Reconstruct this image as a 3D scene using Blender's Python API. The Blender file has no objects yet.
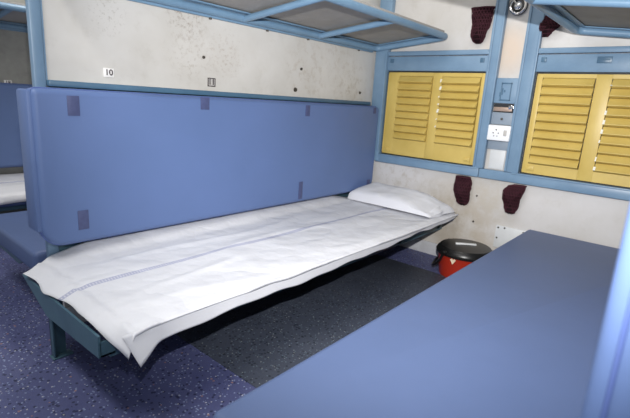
import bpy, bmesh, math, random
from mathutils import Vector, Matrix, noise
random.seed(4)
SC = bpy.context.scene
COL = SC.collection
V = Vector

# ------------------------------------------------------------------ materials
def srgb(h):
    h = h.lstrip('#'); o = []
    for i in (0, 2, 4):
        c = int(h[i:i+2], 16) / 255
        o.append(c/12.92 if c <= .04045 else ((c+.055)/1.055)**2.4)
    return (*o, 1)

class NT:
    def __init__(s, name):
        s.m = bpy.data.materials.new(name); s.m.use_nodes = True
        s.t = s.m.node_tree; s.b = s.t.nodes['Principled BSDF']
        s.co = s.t.nodes.new('ShaderNodeTexCoord')
    def n(s, kind, **kw):
        nd = s.t.nodes.new(kind)
        for k, v in kw.items():
            if k.startswith('_'): setattr(nd, k[1:], v)
            else: nd.inputs[k.replace('~', ' ')].default_value = v
        return nd
    def l(s, a, b): s.t.links.new(a, b)
    def noise(s, scale, detail=3, rough=.55, vec='Object'):
        nd = s.n('ShaderNodeTexNoise', Scale=scale, Detail=detail, Roughness=rough)
        s.l(s.co.outputs[vec], nd.inputs['Vector']); return nd.outputs['Fac']
    def ramp(s, fac, a, b):
        nd = s.n('ShaderNodeMapRange'); nd.inputs['From Min'].default_value = a; nd.inputs['From Max'].default_value = b
        s.l(fac, nd.inputs['Value']); return nd.outputs['Result']
    def mix(s, fac, a, b):
        nd = s.n('ShaderNodeMix', _data_type='RGBA')
        for sock, v in ((nd.inputs[0], fac), (nd.inputs[6], a), (nd.inputs[7], b)):
            if isinstance(v, (tuple, float, int)): sock.default_value = v
            else: s.l(v, sock)
        return nd.outputs[2]
    def math(s, op, a, b=0.0):
        nd = s.n('ShaderNodeMath', _operation=op)
        for i, v in enumerate((a, b)):
            if isinstance(v, (float, int)): nd.inputs[i].default_value = v
            else: s.l(v, nd.inputs[i])
        return nd.outputs[0]
    def blob(s, c, r, sharp=.6):
        """1 inside a patch of the surface around c (scene metres), 0 outside"""
        nd = s.n('ShaderNodeVectorMath', _operation='DISTANCE'); s.l(s.co.outputs['Object'], nd.inputs[0])
        nd.inputs[1].default_value = c
        return s.ramp(nd.outputs['Value'], r, r*sharp*.5)
    def bump(s, h, strength=.2, dist=.01):
        nd = s.n('ShaderNodeBump', Strength=strength, Distance=dist); s.l(h, nd.inputs['Height'])
        s.l(nd.outputs['Normal'], s.b.inputs['Normal'])

def simple(name, col, rough=.5, metal=0, var=None, vscale=6, vamt=.5, bump=None, bscale=60, spec=.5):
    n = NT(name); c = srgb(col)
    if var: n.l(n.mix(n.ramp(n.noise(vscale, 5, .65), .5-vamt/2, .5+vamt/2), c, srgb(var)), n.b.inputs['Base Color'])
    else: n.b.inputs['Base Color'].default_value = c
    n.b.inputs['Roughness'].default_value = rough; n.b.inputs['Metallic'].default_value = metal
    n.b.inputs['Specular IOR Level'].default_value = spec
    if bump: n.bump(n.noise(bscale, 4), bump, .004)
    return n.m

M = {}
def blue_paint(name, base, var, worn):
    n = NT(name)
    c = n.mix(n.ramp(n.noise(5, 5, .6), .35, .65), srgb(base), srgb(var))
    c = n.mix(n.ramp(n.noise(55, 4, .75), .71, .75), c, srgb(worn))
    n.l(c, n.b.inputs['Base Color']); n.b.inputs['Roughness'].default_value = .38
    n.bump(n.noise(40, 3), .12, .004); return n.m
M['blue'] = blue_paint('blue_gloss_paint', '#7894ad', '#6c88a2', '#a6b2ba')
M['blue_rack'] = blue_paint('blue_rack_paint', '#7696b1', '#6b8aa5', '#9aacb8')
M['teal'] = blue_paint('teal_metal_paint', '#4d6b78', '#45616f', '#79898c')
M['blue_dim'] = blue_paint('blue_paint_dark', '#4f7089', '#46657e', '#6e8290')

def vinyl(name, base, var):
    n = NT(name)
    c = n.mix(n.ramp(n.noise(2.5, 3), .35, .65), srgb(base), srgb(var))
    n.l(c, n.b.inputs['Base Color']); n.b.inputs['Roughness'].default_value = .52
    n.b.inputs['Specular IOR Level'].default_value = .4
    h = n.math('ADD', n.math('MULTIPLY', n.noise(9, 2), 1.0), n.math('MULTIPLY', n.noise(220, 2), .12))
    n.bump(h, .16, .012); return n.m
M['vinyl'] = vinyl('blue_vinyl', '#6076a5', '#5d73a0')
M['vinyl_dark'] = vinyl('dark_blue_vinyl', '#4f6088', '#4b5c82')
M['vinyl_seat'] = vinyl('seat_vinyl', '#5a6b91', '#57688d')
M['seam'] = simple('vinyl_piping', '#5467a0', .5)

def wall_mat(name, base, var, stains=()):
    n = NT(name)
    c = n.mix(n.ramp(n.noise(2.2, 4, .6), .38, .66), srgb(base), srgb(var))
    c = n.mix(n.math('MULTIPLY', n.ramp(n.noise(9, 6, .7), .54, .74), .28), c, srgb('#a59e92'))
    for (ctr, r, sc, lo, hi, colr, amt) in stains:
        f = n.math('MULTIPLY', n.blob(ctr, r), n.ramp(n.noise(sc, 5, .75), lo, hi))
        c = n.mix(n.math('MULTIPLY', f, amt), c, srgb(colr))
    n.l(c, n.b.inputs['Base Color']); n.b.inputs['Roughness'].default_value = .45
    n.bump(n.noise(14, 4), .15, .006); return n.m
M['wall_part'] = wall_mat('partition_laminate', '#d2d0cc', '#c4c1bb', [
    ((-1.60, 0, 1.215), .17, 42, .52, .66, '#9d9184', .6), ((-1.62, 0, 1.375), .13, 34, .50, .62, '#86776a', .75),
    ((-1.40, 0, 1.225), .16, 50, .52, .62, '#a5968a', .5), ((-.75, 0, 1.20), .25, 18, .50, .62, '#b4aa9e', .6),
    ((-.30, 0, 1.13), .25, 24, .50, .64, '#a99e92', .6), ((-2.0, 0, 1.32), .10, 60, .55, .62, '#9b958c', .6),
    ((-.45, 0, 1.35), .2, 30, .5, .62, '#b4aa9e', .5)])
M['wall_window'] = wall_mat('window_side_laminate', '#cecccb', '#c0bdb8', [
    ((0, -.80, .25), .42, 5, .30, .55, '#b0a697', .85), ((0, -.62, .3), .3, 14, .42, .60, '#a39a8a', .6),
    ((0, -.3, .45), .35, 20, .50, .64, '#aaa092', .5), ((0, -.95, .5), .2, 10, .4, .6, '#bcb4a6', .6),
    ((0, -.94, 1.4), .18, 4, .2, .5, '#d2c0ae', .9)])
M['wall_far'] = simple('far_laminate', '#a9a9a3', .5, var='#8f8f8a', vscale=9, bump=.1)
M['skirting'] = simple('white_skirting', '#c9cbd0', .4, var='#b2b2b4', vscale=12)
M['white_plastic'] = simple('white_plastic', '#eceef0', .35)
M['white_plate'] = simple('white_plate', '#d6d8d9', .4, var='#c6c8c8', vscale=9)
M['yellow'] = (lambda: (lambda n: (n.l(n.mix(n.math('MULTIPLY', n.ramp(n.noise(38, 5, .75), .66, .72), .6), n.mix(n.ramp(n.noise(5, 4), .35, .65), srgb('#ceb566'), srgb('#c3a959')), srgb('#8f7f45')), n.b.inputs['Base Color']), n.b.inputs['Roughness'].__setattr__('default_value', .42), n.bump(n.noise(45, 3), .1, .004), n.m)[-1])(NT('yellow_shutter_paint')))()
M['chip'] = simple('bare_primer', '#eceadd', .5)
M['dark'] = simple('dark_gap', '#23262b', .6)
M['screw'] = simple('rusty_screw', '#4b463f', .5, .4)
M['maroon'] = simple('maroon_wool', '#270f15', .9, var='#15080b', vscale=70, bump=.8, bscale=220, spec=.2)
M['maroon_cord'] = simple('maroon_cord', '#43202a', .85, spec=.25)
M['black'] = simple('black_plastic', '#141414', .35)
M['red'] = simple('red_plastic', '#a42c1c', .35)
M['cream'] = simple('cream_label', '#dccbb0', .5)
M['chrome'] = simple('chrome_metal', '#d8d8da', .12, 1)
M['steel'] = simple('dull_steel', '#9aa0a2', .35, .8)
M['grey'] = simple('grey_plate', '#8592a0', .45)
M['pink'] = simple('copper_foil', '#b09a8c', .35, .4)
M['ply'] = simple('rack_board', '#a9a6a2', .7, var='#96928d', vscale=8, bump=.2)
M['tape'] = simple('dark_tape', '#4f587f', .55, var='#434a70', vscale=60)
M['tag_white'] = simple('tag_white', '#f0eeec', .5)
M['tag_grey'] = simple('tag_grey', '#b7b4b0', .5)
M['ink'] = simple('ink', '#3a3236', .6)
M['ceil'] = simple('ceiling_laminate', '#cfcfcb', .6)

def floor_mat(name, base, var, specs, amt, worn=None):
    n = NT(name)
    c = n.mix(n.ramp(n.noise(3, 5, .65), .35, .65), srgb(base), srgb(var))
    for sc, thr, colr, a in specs:
        v = n.n('ShaderNodeTexVoronoi', Scale=sc); n.l(n.co.outputs['Object'], v.inputs['Vector'])
        sep = n.n('ShaderNodeSeparateColor'); n.l(v.outputs['Color'], sep.inputs[0])
        f = n.math('MULTIPLY', n.math('LESS_THAN', v.outputs['Distance'], thr), n.math('GREATER_THAN', sep.outputs[0], 1-a))
        c = n.mix(n.math('MULTIPLY', f, amt), c, srgb(colr))
    n.l(c, n.b.inputs['Base Color']); n.b.inputs['Roughness'].default_value = .55
    n.bump(n.noise(90, 3), .15, .004); return n.m
M['floor'] = floor_mat('speckled_vinyl_floor', '#565b84', '#4c517b', [(62, .34, '#1f2340', .5), (85, .30, '#8f9cc0', .38), (70, .22, '#c3c4cc', .22), (48, .2, '#a07a70', .1)], .75)
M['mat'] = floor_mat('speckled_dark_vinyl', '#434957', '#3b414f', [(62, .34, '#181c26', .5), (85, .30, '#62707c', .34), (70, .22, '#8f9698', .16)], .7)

def sheet_mat():
    n = NT('white_cotton_sheet'); uv = n.n('ShaderNodeSeparateXYZ'); n.l(n.co.outputs['UV'], uv.inputs[0])
    y = uv.outputs[1]; x = uv.outputs[0]
    def band(c, w): return n.math('LESS_THAN', n.math('ABSOLUTE', n.math('SUBTRACT', y, c)), w)
    ticks = n.math('GREATER_THAN', n.math('SINE', n.math('MULTIPLY', x, 560)), -.2)
    f = n.math('MULTIPLY', band(.372, .011), n.math('ADD', n.math('MULTIPLY', ticks, .28), .2))
    f = n.math('MAXIMUM', f, n.math('MULTIPLY', n.math('MAXIMUM', band(.363, .0018), band(.381, .0018)), .5))
    c = n.mix(f, srgb('#d9dadf'), srgb('#666fa6'))
    n.l(c, n.b.inputs['Base Color']); n.b.inputs['Roughness'].default_value = .85
    n.b.inputs['Specular IOR Level'].default_value = .2
    n.bump(n.math('ADD', n.math('ADD', n.noise(7, 3, .55), n.math('MULTIPLY', n.math('ABSOLUTE', n.math('SUBTRACT', n.noise(4.5, 2, .4), .5)), 2.2)), n.math('MULTIPLY', n.noise(300, 2), .03)), .42, .025); return n.m
M['sheet'] = sheet_mat()
M['linen'] = simple('white_linen', '#dadbe0', .85, bump=.35, bscale=16, spec=.2)

# ------------------------------------------------------------------ geometry helpers
class MB:
    def __init__(s): s.bm = bmesh.new()
    def box(s, a, b, bev=0, mtx=None):
        t = bmesh.new(); a = V(a); b = V(b)
        bmesh.ops.create_cube(t, size=1)
        d = b - a; c = (a+b)/2
        for v in t.verts: v.co = V((v.co.x*d.x, v.co.y*d.y, v.co.z*d.z)) + c
        if bev: bmesh.ops.bevel(t, geom=t.edges[:], offset=bev, segments=2, profile=.5, affect='EDGES')
        s._add(t, mtx); return s
    def _add(s, t, mtx=None):
        if mtx:
            for v in t.verts: v.co = mtx @ v.co
        me = bpy.data.meshes.new('tmp'); t.to_mesh(me); t.free(); s.bm.from_mesh(me); bpy.data.meshes.remove(me)
    def cyl(s, a, b, r1, r2=None, seg=24, bev=0):
        r2 = r1 if r2 is None else r2; a = V(a); b = V(b); t = bmesh.new()
        bmesh.ops.create_cone(t, cap_ends=True, segments=seg, radius1=r1, radius2=r2, depth=(b-a).length)
        if bev:
            es = [e for e in t.edges if len(e.link_faces) == 2 and any(len(f.verts) > 4 for f in e.link_faces)]
            bmesh.ops.bevel(t, geom=es, offset=bev, segments=2, profile=.5, affect='EDGES')
        q = V((0, 0, 1)).rotation_difference((b-a).normalized()).to_matrix().to_4x4()
        s._add(t, Matrix.Translation((a+b)/2) @ q); return s
    def tube(s, pts, r, seg=10, closed=False):
        pts = [V(p) for p in pts]; n = len(pts); rings = []; ref = None
        for i, p in enumerate(pts):
            if closed: t = pts[(i+1) % n] - pts[i-1]
            else: t = pts[min(i+1, n-1)] - pts[max(i-1, 0)]
            t.normalize()
            if ref is None: ref = t.orthogonal().normalized()
            ref = (ref - t*ref.dot(t)).normalized(); bi = t.cross(ref)
            rr = r(i/(n-1)) if callable(r) else r
            rings.append([s.bm.verts.new(p + (ref*math.cos(2*math.pi*k/seg) + bi*math.sin(2*math.pi*k/seg))*rr) for k in range(seg)])
        for i in range(n if closed else n-1):
            A = rings[i]; B = rings[(i+1) % n]; off = 0
            if closed and i == n-1:
                off = min(range(seg), key=lambda o: (A[0].co-B[o].co).length)
            for k in range(seg):
                s.bm.faces.new((A[k], A[(k+1) % seg], B[(k+1+off) % seg], B[(k+off) % seg]))
        if not closed:
            s.bm.faces.new(rings[0][::-1]); s.bm.faces.new(rings[-1])
        return s
    def rings(s, rings, cap=True):
        rv = [[s.bm.verts.new(V(p)) for p in r] for r in rings]; n = len(rv[0])
        for A, B in zip(rv, rv[1:]):
            for k in range(n): s.bm.faces.new((A[k], A[(k+1) % n], B[(k+1) % n], B[k]))
        if cap: s.bm.faces.new(rv[0][::-1]); s.bm.faces.new(rv[-1])
        return s
    def prism(s, poly, axis, a, b):
        """poly of 2-D points in the plane across `axis`, extruded a..b"""
        def P(u, w, k): return V({0: (k, u, w), 1: (u, k, w), 2: (u, w, k)}[axis])
        return s.rings([[P(u, w, a) for u, w in poly], [P(u, w, b) for u, w in poly]])
    def build(s, name, mat, parent=None, smooth=True, sub=0, **tags):
        bmesh.ops.recalc_face_normals(s.bm, faces=s.bm.faces[:])
        me = bpy.data.meshes.new(name); s.bm.to_mesh(me); s.bm.free()
        if parent is not None:
            org = V(parent['_o'])
            me.transform(Matrix.Translation(-org))
        me.materials.append(mat)
        o = bpy.data.objects.new(name, me); COL.objects.link(o)
        o['_o'] = (0, 0, 0) if parent is None else tuple(parent['_o'])
        if parent is not None: o.parent = parent
        if smooth:
            for p in me.polygons: p.use_smooth = True
            me.set_sharp_from_angle(angle=math.radians(40))
        for k, v in tags.items(): o[k] = v
        return o

def thing(name, label, cat, loc, group=None):
    o = bpy.data.objects.new(name, None); COL.objects.link(o); o.location = loc
    o.empty_display_size = .1; o['_o'] = tuple(loc); o['label'] = label; o['category'] = cat
    if group: o['group'] = group
    return o
def struct(name, mb, mat, label=None, cat=None, **kw):
    o = mb.build(name, mat, **kw); o['kind'] = 'structure'
    if label: o['label'] = label; o['category'] = cat
    return o

def outline(x0, x1, z0, z1, radii, seg=6):
    """rounded rectangle, radii (bl, br, tr, tl), counter-clockwise"""
    out = []
    for (cx, cz, r, a0) in ((x0+radii[0], z0+radii[0], radii[0], 180), (x1-radii[1], z0+radii[1], radii[1], 270),
                            (x1-radii[2], z1-radii[2], radii[2], 0), (x0+radii[3], z1-radii[3], radii[3], 90)):
        for k in range(seg+1):
            a = math.radians(a0 + 90*k/seg); out.append((cx + r*math.cos(a), cz + r*math.sin(a)))
    return out
def inset(poly, d):
    n = len(poly); res = []
    for i in range(n):
        p0 = V(poly[i-1]); p2 = V(poly[(i+1) % n]); t = (p2-p0).normalized()
        res.append((poly[i][0] - t.y*d, poly[i][1] + t.x*d))
    return res
def cushion(poly, put, d0, d1, edge=.025, n=4):
    """soft slab: outline poly, depth d0 (back) .. d1 (face), rounded on both faces; put(u,w,depth)->point"""
    mb = MB(); rg = []
    s = 1 if d1 > d0 else -1
    for k in range(n, -1, -1):
        a = math.radians(90*k/n); rg.append((edge*(1-math.cos(a)), d0 + s*edge*(1-math.sin(a))))
    rg2 = [(i, d1 - (d-d0)) for i, d in rg][::-1]
    seq = rg + rg2
    mb.rings([[put(u, w, d) for u, w in inset(poly, i)] for i, d in seq])
    return mb

# ------------------------------------------------------------------ numbers of the place (metres)
XL = -2.33                       # aisle end of the partitions
YR = -2.01                       # near partition
YF = 2.05                        # partition of the next bay
ZC = 2.5

# ------------------------------------------------------------------ setting
struct('floor', MB().box((-4.0, YR-.9, -.06), (.06, YF+.06, 0)), M['floor'])
struct('ceiling', MB().box((-4.0, YR-.9, ZC), (.06, YF+.06, ZC+.05)), M['ceil'])
struct('wall_back', MB().box((0, YR-.9, 0), (.05, YF+.05, ZC)), M['wall_window'])
struct('wall_left', MB().box((XL+.085, 0, 0), (-.002, .04, ZC-.002)), M['wall_part'])
struct('wall_right', MB().box((XL+.02, YR-.04, 0), (-.002, YR, ZC-.002)), M['wall_part'])
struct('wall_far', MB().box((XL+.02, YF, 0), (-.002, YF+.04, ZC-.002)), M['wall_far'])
struct('baseboard_back', MB().box((-.012, YR+.002, .001), (-.001, -.002, .092), .003), M['skirting'])
struct('baseboard_left', MB().box((XL+.03, -.013, .001), (-.02, -.001, .092), .003), M['skirting'])
# end posts of the partitions, ledge over the backrest, painted lower panel
def end_post(num, y0, y1):
    mb = MB().box((XL+.036, y0, .205), (-2.252, y1, ZC-.003), .006)
    mb.box((-2.252, y0+.004, 1.045), (-2.246, y0+.012, ZC-.01))
    struct('trim_%d' % num, mb, M['blue'])
end_post(1, -.010, .022); end_post(2, YR-.056, YR+.014); end_post(3, YF-.016, YF+.05)
struct('trim_4', MB().box((-2.253, -.036, 1.022), (-.075, -.001, 1.046), .005), M['blue_dim'])
struct('trim_5', MB().box((-2.253, -.009, .20), (-.02, -.001, 1.02), .003), M['teal'])
struct('trim_16', MB().box((-2.243, YR+.001, .20), (-.02, YR+.009, 1.02), .003), M['teal'])
# posts and rails on the window side
struct('trim_6', MB().box((-.045, -.122, .62), (-.001, -.019, ZC-.003), .005).box((-.052, -.122, .70), (-.044, -.100, 1.40), .002), M['blue'])
def wpost(num, ya, yb): 
    mb = MB().box((-.036, yb, .672), (-.001, ya, ZC-.003), .004).box((-.043, yb, .676), (-.035, yb+.014, ZC-.01), .002).box((-.043, ya-.014, .676), (-.035, ya, ZC-.01), .002)
    struct('trim_%d' % num, mb, M['blue'])
wpost(7, -.846, -.912); wpost(8, -1.046, -1.131)
struct('trim_9', MB().box((-.040, -.888, .612), (-.001, -.092, .671), .005).box((-.046, -.888, .664), (-.001, -.125, .674), .003), M['blue'])
struct('trim_10', MB().box((-.038, YR+.002, .612), (-.001, -.891, .671), .005).box((-.044, YR+.002, .664), (-.001, -1.09, .674), .003), M['blue'])

# ------------------------------------------------------------------ windows with louvred shutters
def window(num, ya, yb, cols, zlo, zhi, nsl, label):
    w = thing('window_%d' % num, label, 'window', (0, (ya+yb)/2, .68)); w['kind'] = 'structure'
    hd = MB().box((-.032, yb, 1.272), (-.001, ya, 1.368), .004).box((-.042, yb, 1.372), (-.001, ya, 1.402), .004)
    hr = hd.build('header_rail', M['blue'], w)
    kn = MB()
    for y in (ya-.035, yb+.035): kn.box((-.038, y-.014, 1.325), (-.031, y+.014, 1.352), .003)
    kn.build('corner_bolt', M['blue_dim'], hr)
    yl = -1.468
    if num == 2: MB().box((-.037, yl-.035, 1.318), (-.031, yl+.035, 1.352), .002).box((-.04, yl-.027, 1.322), (-.036, yl+.027, 1.338), .001).build('latch_plate', M['blue_dim'], hr)
    MB().box((-.006, yb, .674), (-.0015, ya, 1.272)).build('backing', M['dark'], w)
    sh = MB()                                                     # pressed sheet: stiles, rails and the louvres
    c0, c1 = cols; zt = 1.262; zb = .682; y0 = ya-.012; y1 = yb+.008; x0, x1 = -.020, -.007
    sh.box((x0, c0[0], zb), (x1, y0, zt), .002); sh.box((x0, c1[0], zb), (x1, c0[1], zt), .002); sh.box((x0, y1, zb), (x1, c1[1], zt), .002)
    for c in cols:
        sh.box((x0, c[1], zhi), (x1, c[0], zt)); sh.box((x0, c[1], zb), (x1, c[0], zlo))
        p = (zhi-zlo)/nsl
        for k in range(nsl):
            z = zlo + k*p
            sh.prism([(x0+.004, z+p*.97), (x0-.003, z+p*.82), (x0-.012, z+p*.55), (x0-.024, z+p*.27), (x0-.024, z+p*.21), (x0-.018, z+p*.14), (x0+.002, z+p*.01), (x1, z), (x1, z+p*.99)], 1, c[1]+.004, c[0]-.004)
    # prism axis 1 expects (x,z)
    so = sh.build('shutter', M['yellow'], w)
    ch = MB(); p = (zhi-zlo)/nsl
    for k in range(nsl):
        if num == 1 and k < 2: continue
        z = zlo + k*p; h = p*random.uniform(.15, .5); wd = random.uniform(.002, .010)
        if random.random() < .2: continue
        ch.prism([(x0-.028, z+p*.22), (x0-.018, z+p*.22+h), (x0-.010, z+p*.22+h), (x0-.022, z+p*.22)], 1, c1[0]-.003-wd, c1[0]+.001)
    ch.build('chipped_edge', M['chip'], so, label='bare white chips along the louvre ends')
    ed = MB().box((x0-.003, y0-.008, zb+.01), (x0, y0, zt-.01), .001)
    ed.build('edge_strip', M['yellow'], so)
    for y in (y0-.045, y1+.045):
        MB().box((x0-.006, y-.022, zb+.018), (x0, y+.022, zb+.045), .002).box((x0-.010, y-.005, zb+.024), (x0-.005, y+.015, zb+.038), .002).build('finger_catch', M['yellow'], so)
window(1, -.123, -.845, [(-.222, -.485), (-.550, -.815)], .795, 1.238, 9, 'yellow louvred shutter window above the pillow end of the white bed')
window(2, -1.132, YR+.003, [(-1.175, -1.445), (-1.52, -1.80)], .74, 1.24, 10, 'yellow louvred shutter window above the bare blue berth')

# ------------------------------------------------------------------ fittings between the two windows
t = thing('switch_cover', 'blue embossed metal cover plate between the windows above the white socket', 'cover plate', (0, -.979, 1.08))
MB().box((-.024, -1.044, 1.085), (-.001, -.913, 1.235), .003).build('plate', M['blue'], t)
fr = MB()
for a, b in (((-1.010, 1.20), (-.948, 1.208)), ((-1.010, 1.10), (-.948, 1.108)), ((-1.010, 1.10), (-1.004, 1.208)), ((-.954, 1.10), (-.948, 1.208))):
    fr.box((-.028, a[0], a[1]), (-.023, b[0], b[1]), .001)
fr.box((-.027, -.962, 1.135), (-.023, -.955, 1.175)).box((-.027, -.975, 1.15), (-.023, -.968, 1.165)).box((-.027, -.949, 1.125), (-.023, -.942, 1.15))
fr.build('embossing', M['blue_dim'], t)
t = thing('wall_recess', 'open fitting with bare metal tab and grey plate just above the white socket', 'fitting', (0, -.965, .95))
MB().box((-.008, -1.044, 1.03), (-.001, -.914, 1.083)).build('back', M['dark'], t)
MB().box((-.022, -1.03, 1.036), (-.009, -.918, 1.062), .004).build('metal_tab', M['pink'], t)
MB().box((-.03, -1.04, 1.05), (-.02, -1.01, 1.075), .003).build('bracket', M['chrome'], t)
MB().box((-.020, -1.044, .955), (-.001, -.913, 1.03), .003).build('grey_plate', M['grey'], t)
MB().cyl((-.026, -.979, .99), (-.019, -.979, .99), .007, seg=12).build('screw', M['screw'], t)
t = thing('power_socket', 'white power socket with switch on the strip between the windows', 'socket', (0, -.975, .86))
pl = MB().box((-.058, -1.052, .858), (-.001, -.916, .952), .005).build('faceplate', M['white_plastic'], t)
ho = MB()
for dy, dz, r in ((0, .018, .0045), (-.016, -.002, .004), (.016, -.002, .004), (-.010, -.02, .0032), (.010, -.02, .0032)):
    ho.cyl((-.0592, -.968+dy, .906+dz), (-.057, -.968+dy, .906+dz), r, seg=10)
ho.build('socket_hole', M['ink'], pl)
MB().box((-.063, -1.034, .89), (-.057, -1.014, .925), .003).build('switch', M['tag_grey'], pl)
t = thing('lower_cover', 'blue plate below the white socket, resting on the window sill', 'cover plate', (0, -.979, .672))
MB().box((-.016, -1.044, .80), (-.001, -.913, .86), .003).build('plate', M['grey'], t)
MB().box((-.010, -1.03, .677), (-.001, -.935, .80), .002).build('white_strip', M['white_plate'], t)
t = thing('chrome_fitting', 'round chrome fitting high between the two window posts', 'fitting', (0, -.970, 1.65))
MB().cyl((-.014, -.970, 1.645), (-.001, -.970, 1.645), .050, .052, 32, .003).build('base', M['black'], t)
tor = [( -.018, -.970+.043*math.cos(a*math.pi/16), 1.645+.043*math.sin(a*math.pi/16)) for a in range(32)]
MB().tube(tor, .0075, 8, True).build('rim', M['chrome'], t)
dm = MB().rings([[(-.014-h, -.970+r*math.cos(a*math.pi/12), 1.645+r*math.sin(a*math.pi/12)) for a in range(24)] for r, h in ((.026, 0), (.024, .008), (.017, .015), (.006, .018))])
dm.build('dome', M['chrome'], t)
lv = MB().tube([(-.03, -.970, 1.645), (-.034, -.945, 1.675), (-.03, -.93, 1.69)], .005, 8); lv.build('lever', M['chrome'], t)
t = thing('access_panel', 'white screwed panel low on the wall behind the bare blue berth', 'panel', (0, -1.13, .17))
MB().box((-.012, -1.23, .175), (-.0003, -1.045, .322), .003).build('panel', M['white_plate'], t)
for y, z in ((-1.06, .308), (-1.06, .24), (-1.10, .312), (-1.215, .308)):
    MB().cyl((-.0145, y, z), (-.0115, y, z), .006, seg=10).build('screw', M['screw'], t)
# loose screws in the walls
def wall_screw(p, r, axis, label):
    a = V(p); b = V(p); 
    if axis == 0: a.x = -.001; b.x = -.008
    else: a.y = -.001; b.y = -.008
    mb = MB().cyl(a, b, r, r*.8, 12)
    o = mb.build('wall_screw', M['screw']); o['label'] = label; o['category'] = 'screw'; o['group'] = 'screws in the compartment walls'
wall_screw((0, -.889, .484), .006, 0, 'dark screw on the window wall between the two lower maroon nets')
wall_screw((0, -.890, .308), .007, 0, 'dark screw on the window wall above the red bucket')
wall_screw((-.816, 0, 1.213), .009, 1, 'dark screw on the partition wall, higher of two toward its window end')
wall_screw((-1.53, 0, 1.205), .008, 1, 'dark screw inside the brown scuffed patch of the partition wall')
wall_screw((-.86, 0, 1.088), .014, 1, 'larger dark screw just above the ledge toward the window end of the partition')
wall_screw((-.18, 0, 1.105), .010, 1, 'dark screw above the ledge beside the blue corner post')

# ------------------------------------------------------------------ number plates
def number_plate(x, y, z, txt, plate, label, w=.04, h=.036, frame=False):
    t = thing('number_plate', label, 'number plate', (x, y, z))
    p = MB().box((x-w/2, y-.004, z-h/2), (x+w/2, y-.0005, z+h/2), .001).build('plate', M[plate], t)
    if frame:
        f = MB()
        for a, b in (((-w/2, -h/2), (w/2, -h/2+.004)), ((-w/2, h/2-.004), (w/2, h/2)), ((-w/2, -h/2), (-w/2+.004, h/2)), ((w/2-.004, -h/2), (w/2, h/2))):
            f.box((x+a[0], y-.006, z+a[1]), (x+b[0], y-.003, z+b[1]))
        f.build('border', M['ink'], p)
    cu = bpy.data.curves.new('digits', 'FONT'); cu.body = txt; cu.size = h*.95; cu.align_x = 'CENTER'; cu.align_y = 'CENTER'; cu.extrude = .0006; cu.offset = .0006
    to = bpy.data.objects.new('tmp', cu); COL.objects.link(to)
    bpy.context.view_layer.update()
    me = bpy.data.meshes.new_from_object(to.evaluated_get(bpy.context.evaluated_depsgraph_get()))
    bpy.data.objects.remove(to)
    me.transform(Matrix.Translation((0, -.0048, 0)) @ Matrix.Rotation(math.pi/2, 4, 'X'))
    me.materials.clear(); me.materials.append(M['ink'])
    o = bpy.data.objects.new('digits', me); COL.objects.link(o); o.parent = p; o['_o'] = tuple(p['_o'])
number_plate(-2.007, 0, 1.092, '10', 'tag_white', 'white number plate on the partition wall nearest the tall blue end post', .044, .036)
number_plate(-1.483, 0, 1.089, '11', 'tag_grey', 'grey dark-bordered number plate above the middle of the blue backrest', .046, .042, True)
number_plate(-1.80, YF, 1.02, '18', 'tag_white', 'white number plate on the wall of the next bay past the end post', .05, .036)

# ------------------------------------------------------------------ padded backrests
def backrest(label, wall_y, s, patches, rad, strap_label):
    """s = -1: faces -y, +1: faces +y"""
    t = thing('backrest', label, 'backrest', (-1.19, wall_y+s*.05, .40))
    f = wall_y + s*(.106 if wall_y == YR else .10); b = wall_y + s*.011
    poly = outline(-2.338, -.046, .403, 1.014, rad)
    c = cushion(poly, lambda u, w, d: V((u, d, w)), b, f, .022, 5).build('cushion', M['vinyl'], t)
    pp = inset(poly, -.0005)
    MB().tube([(u, f - s*.024, w) for u, w in pp], .0035, 6, True).build('piping', M['seam'], c)
    e0, e1 = sorted((wall_y - s*.016, f - s*.012))
    if wall_y != YR: MB().box((-2.352, e0, .47), (-2.324, e1, 1.008), .009).build('end_flap', M['vinyl'], c)
    for (x, z, w, h) in patches:
        MB().box((x-w/2, min(f, f+s*.0025), z-h/2), (x+w/2, max(f, f+s*.0025), z+h/2), .0008).build('tape_patch', M['tape'], c, label=strap_label)
    return t
backrest('long blue padded vinyl backrest above the white-sheeted berth', 0, -1,
         [(-2.196, .955, .045, .075), (-2.185, .50, .042, .08), (-1.592, .985, .05, .058), (-.872, .478, .035, .11), (-.845, .968, .04, .065), (-.115, .985, .035, .04), (-.115, .455, .04, .045)],
         (.085, .075, .03, .024), 'dark worn tape patch')
backrest('blurred blue padded backrest end standing close at the right edge', YR, 1, [], (.085, .075, .03, .03), 'dark worn tape patch')
backrest('dark blue padded backrest in the next bay beyond the end post', YF, -1, [], (.085, .075, .03, .03), 'dark worn tape patch')

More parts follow.
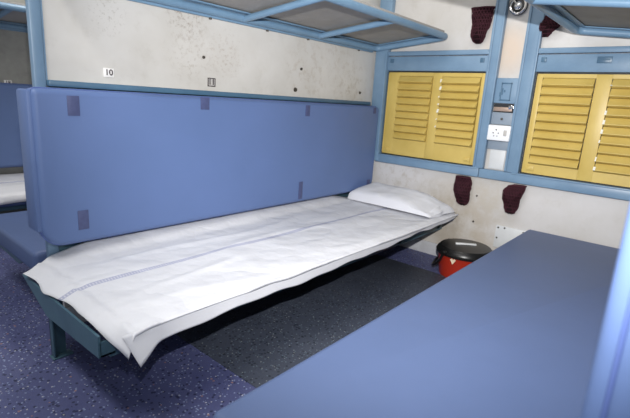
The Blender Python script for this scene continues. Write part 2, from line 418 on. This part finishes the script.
# ------------------------------------------------------------------ lower berths
def lower_berth(label, ya, yb, s, mat, full, xl=-2.395, ztop=.345, zbot=.26, rail=.03, front_leg=True):
    """ya: wall side, yb: front edge; s = sign of (yb-ya)"""
    t = thing('lower_berth', label, 'berth', (-1.19, (ya+yb)/2, 0))
    poly = outline(xl if full else XL, -.02, min(ya, yb), max(ya, yb), (.02, .02, .02, .02), 4)
    cushion(poly, lambda u, w, d: V((u, w, d)), zbot, ztop, min(.02, (ztop-zbot)*.4), 4).build('cushion', M[mat], t)
    # pressed steel tray: front rail, end plate, cross bearers
    yi = yb - s*rail
    fr = MB().prism([(yi, .214), (yi-s*.05, .214), (yi-s*.05, .224), (yi-s*.012, .224), (yi-s*.012, zbot-.003), (yi, zbot-.003)], 0, xl+.03, -.02)
    fr.build('front_rail', M['teal'], t)
    for x in (-1.8, -1.2, -.6, -.08):
        br = MB().box((x-.02, min(ya+s*.015, yi), .222), (x+.02, max(ya+s*.015, yi-s*.015), zbot-.002))
        br.build('bearer', M['teal'], t)
    y0, y1 = ya + s*.04, yb - s*.068
    top = ztop-.022 if not full else zbot-.004
    ep = MB().prism([(y0, top), (y0+(y1-y0)*.36, .216), (y1, .234), (y1, top)] if not full else [(y0, top), (y0, .216), (y1, .216), (y1, top)], 0, xl-.012, xl-.004)
    ep.prism([(y0+(y1-y0)*.36, .216), (y1, .234), (y1, .240), (y0+(y1-y0)*.36, .222)], 0, xl-.006, xl+.04)
    ep.prism([(y1, .234), (y1, zbot-.004), (y1-s*.006, zbot-.004), (y1-s*.006, .234)], 0, xl-.006, xl+.04)
    ep.build('end_plate', M['teal'], t)
    for xx in ((xl+.020, -.5) if front_leg else (-1.5, -.5)):
        y = ya + s*.19
        lg = MB().box((xx, min(y, y+s*.006), .001), (xx+.052, max(y, y+s*.006), .222), .001).box((xx, min(y, y+s*.03), .001), (xx+.006, max(y, y+s*.03), .216), .001)
        lg.box((xx-.006, min(y-s*.006, y+s*.034), .0006), (xx+.068, max(y-s*.006, y+s*.034), .006), .001)
        lg.build('leg', M['teal'], t)
    return t
lower_berth('lower berth with teal steel frame under the white sheet', -.012, -.77, -1, 'vinyl_dark', False, ztop=.328, xl=-2.395, zbot=.288, rail=.085)
lower_berth('bare blue vinyl berth filling the right foreground', YR+.012, -1.24, 1, 'vinyl_seat', True, xl=-2.40)
lower_berth('dark blue bare berth behind the end post, other side of the partition', .052, .81, 1, 'vinyl_dark', False, xl=-2.30, zbot=.25, rail=.1, front_leg=False)
lower_berth('far lower berth of the next bay, covered with a white sheet', YF-.012, 1.28, -1, 'vinyl_dark', False, ztop=.328, xl=-2.335, rail=.1, front_leg=False)

# ------------------------------------------------------------------ bed sheets
def sm(a, b, x):
    t = max(0, min(1, (x-a)/(b-a))); return t*t*(3-2*t)
def bed_sheet(label, ywall, s, seed, hero, z0=.341):
    """t = distance from the wall edge towards the front, s = direction of the front (-1 or +1)"""
    bm = bmesh.new(); uvl = bm.loops.layers.uv.new('UVMap')
    NX, NY = (170, 70) if hero else (90, 40)
    xe = -2.335; x1 = -.028; fold = .772
    grid = []; uvs = {}
    for i in range(NX+1):
        row = []
        for j in range(NY+1):
            v = j/NY; u = i/NX
            # overhangs
            b = (.012 + .003*math.sin(u*17+seed)) if hero else (.06 + .01*math.sin(u*17+seed))
            t = v*(fold+b)
            a = .078 + .008*math.sin(t*21+seed) - .02*sm(.25, .55, t)*sm(.75, .55, t) + .006*sm(.62, .80, t)
            # the grid squeezes to the folds so that they stay crisp
            sx = -a + u*(a + (x1-xe))
            ox = max(0, -sx); oy = max(0, t-fold)
            w = noise.noise(V((sx*1.6+seed, t*3.2, 1.3)))*.5 + noise.noise(V((sx*3.2+t*2.5, t*8, seed)))*.3
            # long creases from pulling towards the corners
            cr = abs(noise.noise(V((sx*1.1+t*2.2, t*6.0-sx*.9, 4.2+seed))))
            top = z0 + .007*w + .007*max(0, .28-cr)/.28 * sm(0, .1, t)
            fall_l = .40 + .85*sm(.60, .78, t) - .25*sm(.22, 0, t)      # how steep the left overhang drops
            dl = ox*math.sin(min(1.35, fall_l)); hl = ox*math.cos(min(1.35, fall_l))
            ang = math.radians(76 - 10*sm(.1, 0, u))
            df = oy*math.sin(ang); hf = oy*math.cos(ang)*.6 + .010*sm(0, .03, oy)*noise.noise(V((sx*7, seed, 0)))
            if oy > 0: top = z0 + (top-z0)*max(0, 1-oy/.03)
            x = (xe - hl) if ox > 0 else xe + sx
            y = ywall + s*(min(t, fold) + hf)
            # soft shoulder at both folds
            sh = .006*math.exp(-((fold-t)/.03)**2)*(1 if t < fold else 0) + .008*math.exp(-((sx)/.03)**2)*(1 if sx > 0 else 0)
            # back corner of the sheet drifts away from the wall at the aisle end
            if hero:
                y += s*(.085*sm(.05, -.09, sx)*sm(.35, 0, t))
                y += s*.008*noise.noise(V((sx*3, 7, 7)))*sm(.2, 0, t)
                if ox > 0 and oy > 0:
                    dl *= 1 - .10*min(1, oy/.02)
            z = top - sh - dl - df + (.040*sm(.12, .0, t)*sm(-.03, .22, sx)*sm(2.12, 1.85, sx) if hero else 0)
            vt = bm.verts.new((x, y, z)); row.append(vt); uvs[vt] = (sx, t)
        grid.append(row)
    for i in range(NX):
        for j in range(NY):
            f = bm.faces.new((grid[i][j], grid[i+1][j], grid[i+1][j+1], grid[i][j+1]))
            for lp in f.loops: lp[uvl].uv = uvs[lp.vert]
    bmesh.ops.recalc_face_normals(bm, faces=bm.faces[:])
    me = bpy.data.meshes.new('bed_sheet'); bm.to_mesh(me); bm.free(); me.materials.append(M['sheet'])
    for p in me.polygons: p.use_smooth = True
    o = bpy.data.objects.new('bed_sheet', me); COL.objects.link(o)
    md = o.modifiers.new('thick', 'SOLIDIFY'); md.thickness = .0016; md.offset = 0
    o['label'] = label; o['category'] = 'bed sheet'
    if hero:                                                     # the layer of the sheet folded underneath hangs out at the front
        bm = bmesh.new(); N, K = 160, 10; G = []
        for i in range(N+1):
            u = i/N; x = xe-.004 + u*(x1-.01-xe) - .034*max(0, 1-u/.03); row = []
            h = .046 + .004*math.sin(u*23) + .003*math.sin(u*61+1) - .030*sm(.35, 1, u) + .012*sm(.10, .0, u) + .036*max(0, 1-u/.030)
            for k in range(K+1):
                v = k/K
                yy = ywall + s*(.764 + v*.012*sm(.5, 0, u) + .006*v*noise.noise(V((x*6, 2, 5))) + .028*v*max(0, 1-u/.04))
                row.append(bm.verts.new((x + .034*v*max(0, 1-u/.03), yy, z0-.012 - v*h)))
            G.append(row)
        for i in range(N):
            for k in range(K): bm.faces.new((G[i][k], G[i+1][k], G[i+1][k+1], G[i][k+1]))
        me = bpy.data.meshes.new('lower_fold'); bm.to_mesh(me); bm.free(); me.materials.append(M['linen'])
        for p in me.polygons: p.use_smooth = True
        f = bpy.data.objects.new('lower_fold', me); COL.objects.link(f); f.parent = o
        md = f.modifiers.new('thick', 'SOLIDIFY'); md.thickness = .0016; md.offset = 0
    return o
bed_sheet('white bed sheet with a lavender stripe spread over the left berth', -.02, -1, 2.3, True)
bed_sheet('white sheet on the far berth of the next bay at the left edge', YF-.02, -1, 7.7, False)

# ------------------------------------------------------------------ pillow
def pillow():
    t = thing('pillow', 'white pillow at the window end of the striped white sheet', 'pillow', (-.20, -.37, .345))
    NX, NY = 26, 40; hx, hy = .150, .332; zc = .359
    def P(i, j, top):
        u = 2*i/NX-1; v = 2*j/NY-1
        k = max(0, (1-abs(u)**4))*max(0, (1-abs(v)**14))
        th = .100*(k**.42)*(.34 + .66*sm(-1.1, -.1, v)) if top else .004*(k**.5)
        pin = 1 - .05*(1-abs(v)**2)*abs(u)**6
        x = -.205 + u*hx*(1 - .05*(1-abs(u))*0)*pin; y = -.432 + v*hy*(1-.03*(1-u*u)*abs(v)**6)
        y += -.02*u
        n = noise.noise(V((u*1.7, v*3.1, 3)))*.008 + noise.noise(V((u*5, v*9, 8)))*.003
        z = zc + (th + n*(k**.5) if top else -th)
        # the aisle-side face is steep, the top leans back to the wall
        if top: z += .030*k*u
        return V((x, y, z))
    mb = MB(); bm = mb.bm
    T = [[bm.verts.new(P(i, j, True)) for j in range(NY+1)] for i in range(NX+1)]
    B = [[T[i][j] if i in (0, NX) or j in (0, NY) else bm.verts.new(P(i, j, False)) for j in range(NY+1)] for i in range(NX+1)]
    for i in range(NX):
        for j in range(NY):
            bm.faces.new((T[i][j], T[i+1][j], T[i+1][j+1], T[i][j+1]))
            bm.faces.new((B[i][j], B[i][j+1], B[i+1][j+1], B[i+1][j]))
    body = mb.build('pillowcase', M['linen'], t)
    # open hem of the case at the berth's front side
    fl = MB(); ring = []
    for k in range(25):
        a = k/24; x = -.345 + a*.29
        ring.append((x, -.712 - .010*math.sin(a*math.pi), .354 + .052*math.sin(a*math.pi)**.6))
    low = [(p[0]+.004, p[1]-.030+.004*math.sin(i*.5), .351 + .026*math.sin(i/24*math.pi)) for i, p in enumerate(ring)]
    v0 = [fl.bm.verts.new(V(p)) for p in ring]; v1 = [fl.bm.verts.new(V(p)) for p in low]
    v2 = [fl.bm.verts.new(V((p[0], p[1]+.002, .3475))) for p in low]
    for k in range(24):
        fl.bm.faces.new((v0[k], v0[k+1], v1[k+1], v1[k])); fl.bm.faces.new((v1[k], v1[k+1], v2[k+1], v2[k]))
    fl.build('case_hem', M['linen'], body)
pillow()

# ------------------------------------------------------------------ upper berths (seen from below)
def upper_berth(label, yw, s, x0, zw=1.418, zf=1.482, width=.565, xe=-.05, cross=(-.70, -1.30, -1.90)):
    t = thing('upper_berth', label, 'upper berth', ((x0+xe)/2, yw, zw))
    def Z(d): return zw + (zf-zw)*d/width
    def P(x, d, dz=0): return V((x, yw+s*d, Z(d)+dz))
    r = .020; d0, d1 = .028, width
    loop = []
    rc = .05
    for (cx, cd, a0) in ((x0+rc, d0+rc, 180), (xe-rc, d0+rc, 270), (xe-rc, d1-rc, 0), (x0+rc, d1-rc, 90)):
        for k in range(6):
            a = math.radians(a0+90*k/5); loop.append(P(cx+rc*math.cos(a), cd+rc*math.sin(a)))
    MB().tube(loop, r, 12, True).build('frame_tube', M['blue_rack'], t)
    lip = MB()
    def bar(xa, da, xb, db, w, h, dz):
        a = P(xa, da, dz); b = P(xb, db, dz); dvec = (b-a); L = dvec.length; dvec.normalize()
        side = dvec.cross(V((0, 0, 1))).normalized(); up = side.cross(dvec)
        m = Matrix((dvec, side, up)).transposed().to_4x4(); m.translation = (a+b)/2
        lip.box((-L/2, -w/2, -h/2), (L/2, w/2, h/2), .002, m)
    bar(x0+.05, d0+.034, xe-.05, d0+.034, .035, .006, .016); bar(x0+.05, d1-.034, xe-.05, d1-.034, .035, .006, .016)
    bar(xe-.034, d0+.03, xe-.034, d1-.03, .035, .006, .016); bar(x0+.034, d0+.03, x0+.034, d1-.03, .035, .006, .016)
    lip.build('inner_lip', M['blue_rack'], t)
    for x in cross:
        cr = MB().tube([P(x, d0, -.004), P(x, d1, -.004)], .017, 10); cr.build('cross_tube', M['blue_rack'], t)
    bd = MB(); A = [P(x0+.03, d0+.01, .022), P(xe-.03, d0+.01, .022), P(xe-.03, d1-.01, .022), P(x0+.03, d1-.01, .022)]
    bd.rings([A, [p+V((0, 0, .014)) for p in A]]); bd.build('board', M['ply'], t)
    # wall bracket rail with its bolts
    wr = MB().box((x0, min(yw+s*.001, yw+s*.02), zw-.026), (xe-.03, max(yw+s*.001, yw+s*.02), zw+.03), .003).build('wall_rail', M['blue_rack'], t)
    for x in (-1.50, -1.12, -.78, -.25):
        MB().cyl((x, yw+s*.014, zw-.033), (x, yw+s*.014, zw-.025), .008, seg=10).build('bolt', M['screw'], wr)
upper_berth('upper berth overhead, hung on the partition above the white bed', 0, -1, -2.22)
upper_berth('upper berth at the top right corner, above the bare blue berth', YR, 1, -2.22, 1.405, 1.487, .70, cross=(-.87, -1.45, -2.03))
upper_berth('upper berth of the next bay, at the top left behind the end post', YF, -1, -2.22)

# ------------------------------------------------------------------ maroon net bags
def net_bag(y, z, w, h, lean, seed, label, shape):
    """z: top; shape: list of (drop fraction, left, right) outline in units of w"""
    t = thing('net_bag', label, 'net bag', (0, y, z-h), 'maroon net bags on the window wall')
    nr = 18; seg = 22; mb = MB(); rings = []
    def lerp(f):
        for (a, l0, r0), (b, l1, r1) in zip(shape, shape[1:]):
            if f <= b:
                k = (f-a)/(b-a); k = k*k*(3-2*k); return l0+(l1-l0)*k, r0+(r1-r0)*k
        return shape[-1][1:]
    def pt(f, a, grow=0):
        l, r = lerp(f); c = (l+r)/2*w; hw = (r-l)/2*w
        th = (.024 + .008*math.sin(f*9+seed))*min(1, hw/(.3*w))
        yy = y - (c + hw*math.cos(a)*(1+grow)) - lean*f*h
        xx = -.003 - th*(1+grow)*(1+math.sin(a))
        zz = z - f*h
        n = noise.noise(V((yy*38, zz*38, seed)))
        xx -= .006*(n+.6); yy += .004*noise.noise(V((zz*60, seed, yy*40)))
        return V((min(xx, -.002), yy, zz))
    for k in range(nr+1): rings.append([pt(k/nr, 2*math.pi*q/seg) for q in range(seg)])
    mb.rings(rings); body = mb.build('bag', M['maroon'], t)
    cord = MB()
    for k in range(9):
        for sg in (1, -1):
            pts = [pt(f/16, math.radians(20+k*17.5 + sg*f*7.5), .06) for f in range(17)]
            cord.tube(pts, .0022, 5)
    for k in range(1, 9):
        cord.tube([pt(k/9, math.radians(a), .05) for a in range(0, 181, 15)], .002, 5)
    cord.build('netting', M['maroon_cord'], body)
    rim = MB().tube([pt(.015, 2*math.pi*q/20, .08) for q in range(20)], .0045, 6, True); rim.build('rim', M['maroon_cord'], body)
    MB().cyl((-.001, y-.0, z-.008), (-.03, y-.0, z-.008), .004, seg=8).build('hook', M['steel'], t)
SH_A = [(0, -.5, .5), (.12, -.48, .46), (.45, -.44, .38), (.8, -.38, .24), (.95, -.30, .12), (1, -.18, .02)]
SH_B = [(0, -.10, .2), (.15, -.22, .4), (.4, -.45, .52), (.65, -.46, .46), (.85, -.42, .1), (1, -.34, -.06)]
SH_C = [(0, -.38, .40), (.1, -.47, .48), (.35, -.46, .5), (.65, -.34, .50), (.88, -.22, .46), (.97, -.08, .34), (1, .04, .2)]
SH_D = [(0, .0, .5), (.08, -.32, .5), (.25, -.46, .44), (.5, -.46, .34), (.75, -.36, .30), (.92, -.26, .22), (.98, -.16, .12), (1, -.08, .04)]
net_bag(-.772, 1.645, .135, .205, 0, 1.0, 'maroon net bag hung above the window over the white bed', SH_A)
net_bag(-1.168, 1.610, .110, .145, 0, 2.2, 'maroon net bag hung beside the upper berth at top right', SH_B)
net_bag(-.792, .602, .115, .197, 0, 3.1, 'maroon net bag below the sill, the one beside the pillow', SH_C)
net_bag(-1.122, .602, .125, .190, 0, 4.7, 'maroon net bag below the sill, above the white wall panel', SH_D)

# ------------------------------------------------------------------ red bucket
def bucket(cx, cy, R, H):
    t = thing('waste_bin', 'red bin with black lid on the floor between the berths by the wall', 'waste bin', (cx, cy, 0))
    def ring(r, z, n=40): return [(cx+r*math.cos(2*math.pi*k/n), cy+r*math.sin(2*math.pi*k/n), z) for k in range(n)]
    body = MB().rings([ring(R*.80, .002), ring(R*.82, .012), ring(R*.93, H*.70), ring(R*.95, H*.74)]).build('body', M['red'], t)
    MB().rings([ring(R*.95, H*.70), ring(R*1.0, H*.72), ring(R*1.01, H*.78), ring(R*.97, H*.80), ring(R*.95, H*.86), ring(R*.86, H*.94), ring(R*.5, H*.97), ring(R*.1, H*.985)]).build('lid', M['black'], t)
    m = Matrix.Translation((cx, cy, H*.962)) @ Matrix.Rotation(math.radians(-52), 4, 'Z')
    MB().box((-.065, -.010, -.01), (.065, .012, .012), .004, m).build('lid_label', M['white_plate'], t, label='pale strip on the lid')
    # bail handle resting on the aisle side and its ear
    pts = []
    d = V((-.30, .954, 0)).normalized(); q = V((.954, .30, 0)).normalized()
    for k in range(17):
        a = math.radians(-52 + 104*k/16)
        p = V((cx, cy, 0)) + (d*math.cos(a) + q*math.sin(a))*R*1.06; p.z = H*.80 - math.cos(math.pi*(k/16-.5))**.6*H*.62
        pts.append(p)
    MB().tube(pts, .008, 8).build('bail_handle', M['black'], t)
    for sg in (-1, 1):
        a = math.radians(52*sg); n = d*math.cos(a) + q*math.sin(a); p = V((cx, cy, H*.80)) + n*R*.99
        MB().cyl(p - n*.008, p + n*.022, .015, seg=14).build('handle_ear', M['black'], t)
    a = math.atan2(.02, -1); p = V((cx+R*.925*math.cos(a), cy+R*.925*math.sin(a), H*.60))
    m = Matrix.Translation(p) @ Matrix.Rotation(a, 4, 'Z')
    MB().prism([(-.018, .014), (0, -.016), (.018, .014), (.008, .022), (0, .014), (-.008, .022)][::1], 0, -.004, .004).bm
    em = MB(); em.prism([(-.018, .012), (0, -.016), (.018, .012), (.009, .020), (0, .012), (-.009, .020)], 0, -.003, .004)
    for v in em.bm.verts: v.co = m @ v.co
    em.build('emblem', M['cream'], body, label='small pale emblem')
bucket(-.215, -.943, .177, .208)

# ------------------------------------------------------------------ dark floor panel between the berths
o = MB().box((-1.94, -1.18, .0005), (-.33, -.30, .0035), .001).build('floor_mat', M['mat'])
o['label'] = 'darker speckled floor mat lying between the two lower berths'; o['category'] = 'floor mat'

# ------------------------------------------------------------------ light
def light(name, kind, loc, energy, size, col=(1, 1, 1), rot=None, size_y=None):
    l = bpy.data.lights.new(name, kind); l.energy = energy; l.color = col
    if kind == 'AREA':
        l.size = size
        if size_y: l.shape = 'RECTANGLE'; l.size_y = size_y
    elif kind == 'POINT': l.shadow_soft_size = size
    o = bpy.data.objects.new(name, l); COL.objects.link(o); o.location = loc
    if rot: o.rotation_euler = rot
    return o
fl = light('camera_flash', 'SPOT', (-2.90, -1.93, 1.285), 310, .012, (1, .985, .97))
fl.data.spot_size = math.radians(110); fl.data.spot_blend = 1; fl.data.shadow_soft_size = .012
fl.rotation_euler = (V((0, -.45, 1.1)) - fl.location).to_track_quat('-Z', 'Y').to_euler()
light('ceiling_lamp', 'AREA', (-1.25, -.95, ZC-.02), 8, .3, (1, .97, .93), None, 1.2)
light('bay_lamp', 'AREA', (-1.5, 1.0, ZC-.02), 22, .3, (1, .97, .93), None, 1.0)
light('aisle_lamp', 'AREA', (-3.1, -.4, ZC-.02), 30, .4, (1, .98, .95), None, 1.4)
w = bpy.data.worlds.new('world'); SC.world = w; w.use_nodes = True
w.node_tree.nodes['Background'].inputs[0].default_value = (.92, .96, 1, 1); w.node_tree.nodes['Background'].inputs[1].default_value = .42

# ------------------------------------------------------------------ camera
cd = bpy.data.cameras.new('camera'); cam = bpy.data.objects.new('camera', cd); COL.objects.link(cam)
ya, pi_, ro = map(math.radians, (39.9861, -13.5761, 3.5988)); F = 448.77
fw = V((math.cos(pi_)*math.cos(ya), math.cos(pi_)*math.sin(ya), math.sin(pi_)))
r = fw.cross(V((0, 0, 1))).normalized(); u = r.cross(fw)
r2 = r*math.cos(ro) + u*math.sin(ro); u2 = -r*math.sin(ro) + u*math.cos(ro)
m = Matrix((r2, u2, -fw)).transposed().to_4x4(); m.translation = V((-2.928, -1.9534, 1.0316)); cam.matrix_world = m
cd.sensor_width = 36; cd.lens = F/630*36; cd.clip_start = .02
cd.dof.use_dof = True; cd.dof.focus_distance = 2.0; cd.dof.aperture_fstop = 3.4
SC.camera = cam
SC.view_settings.view_transform = 'Standard'; SC.view_settings.look = 'None'; SC.view_settings.gamma = 1
SC.view_settings.use_curve_mapping = False; SC.view_settings.exposure = 0
for o in bpy.data.objects:
    if '_o' in o: del o['_o']
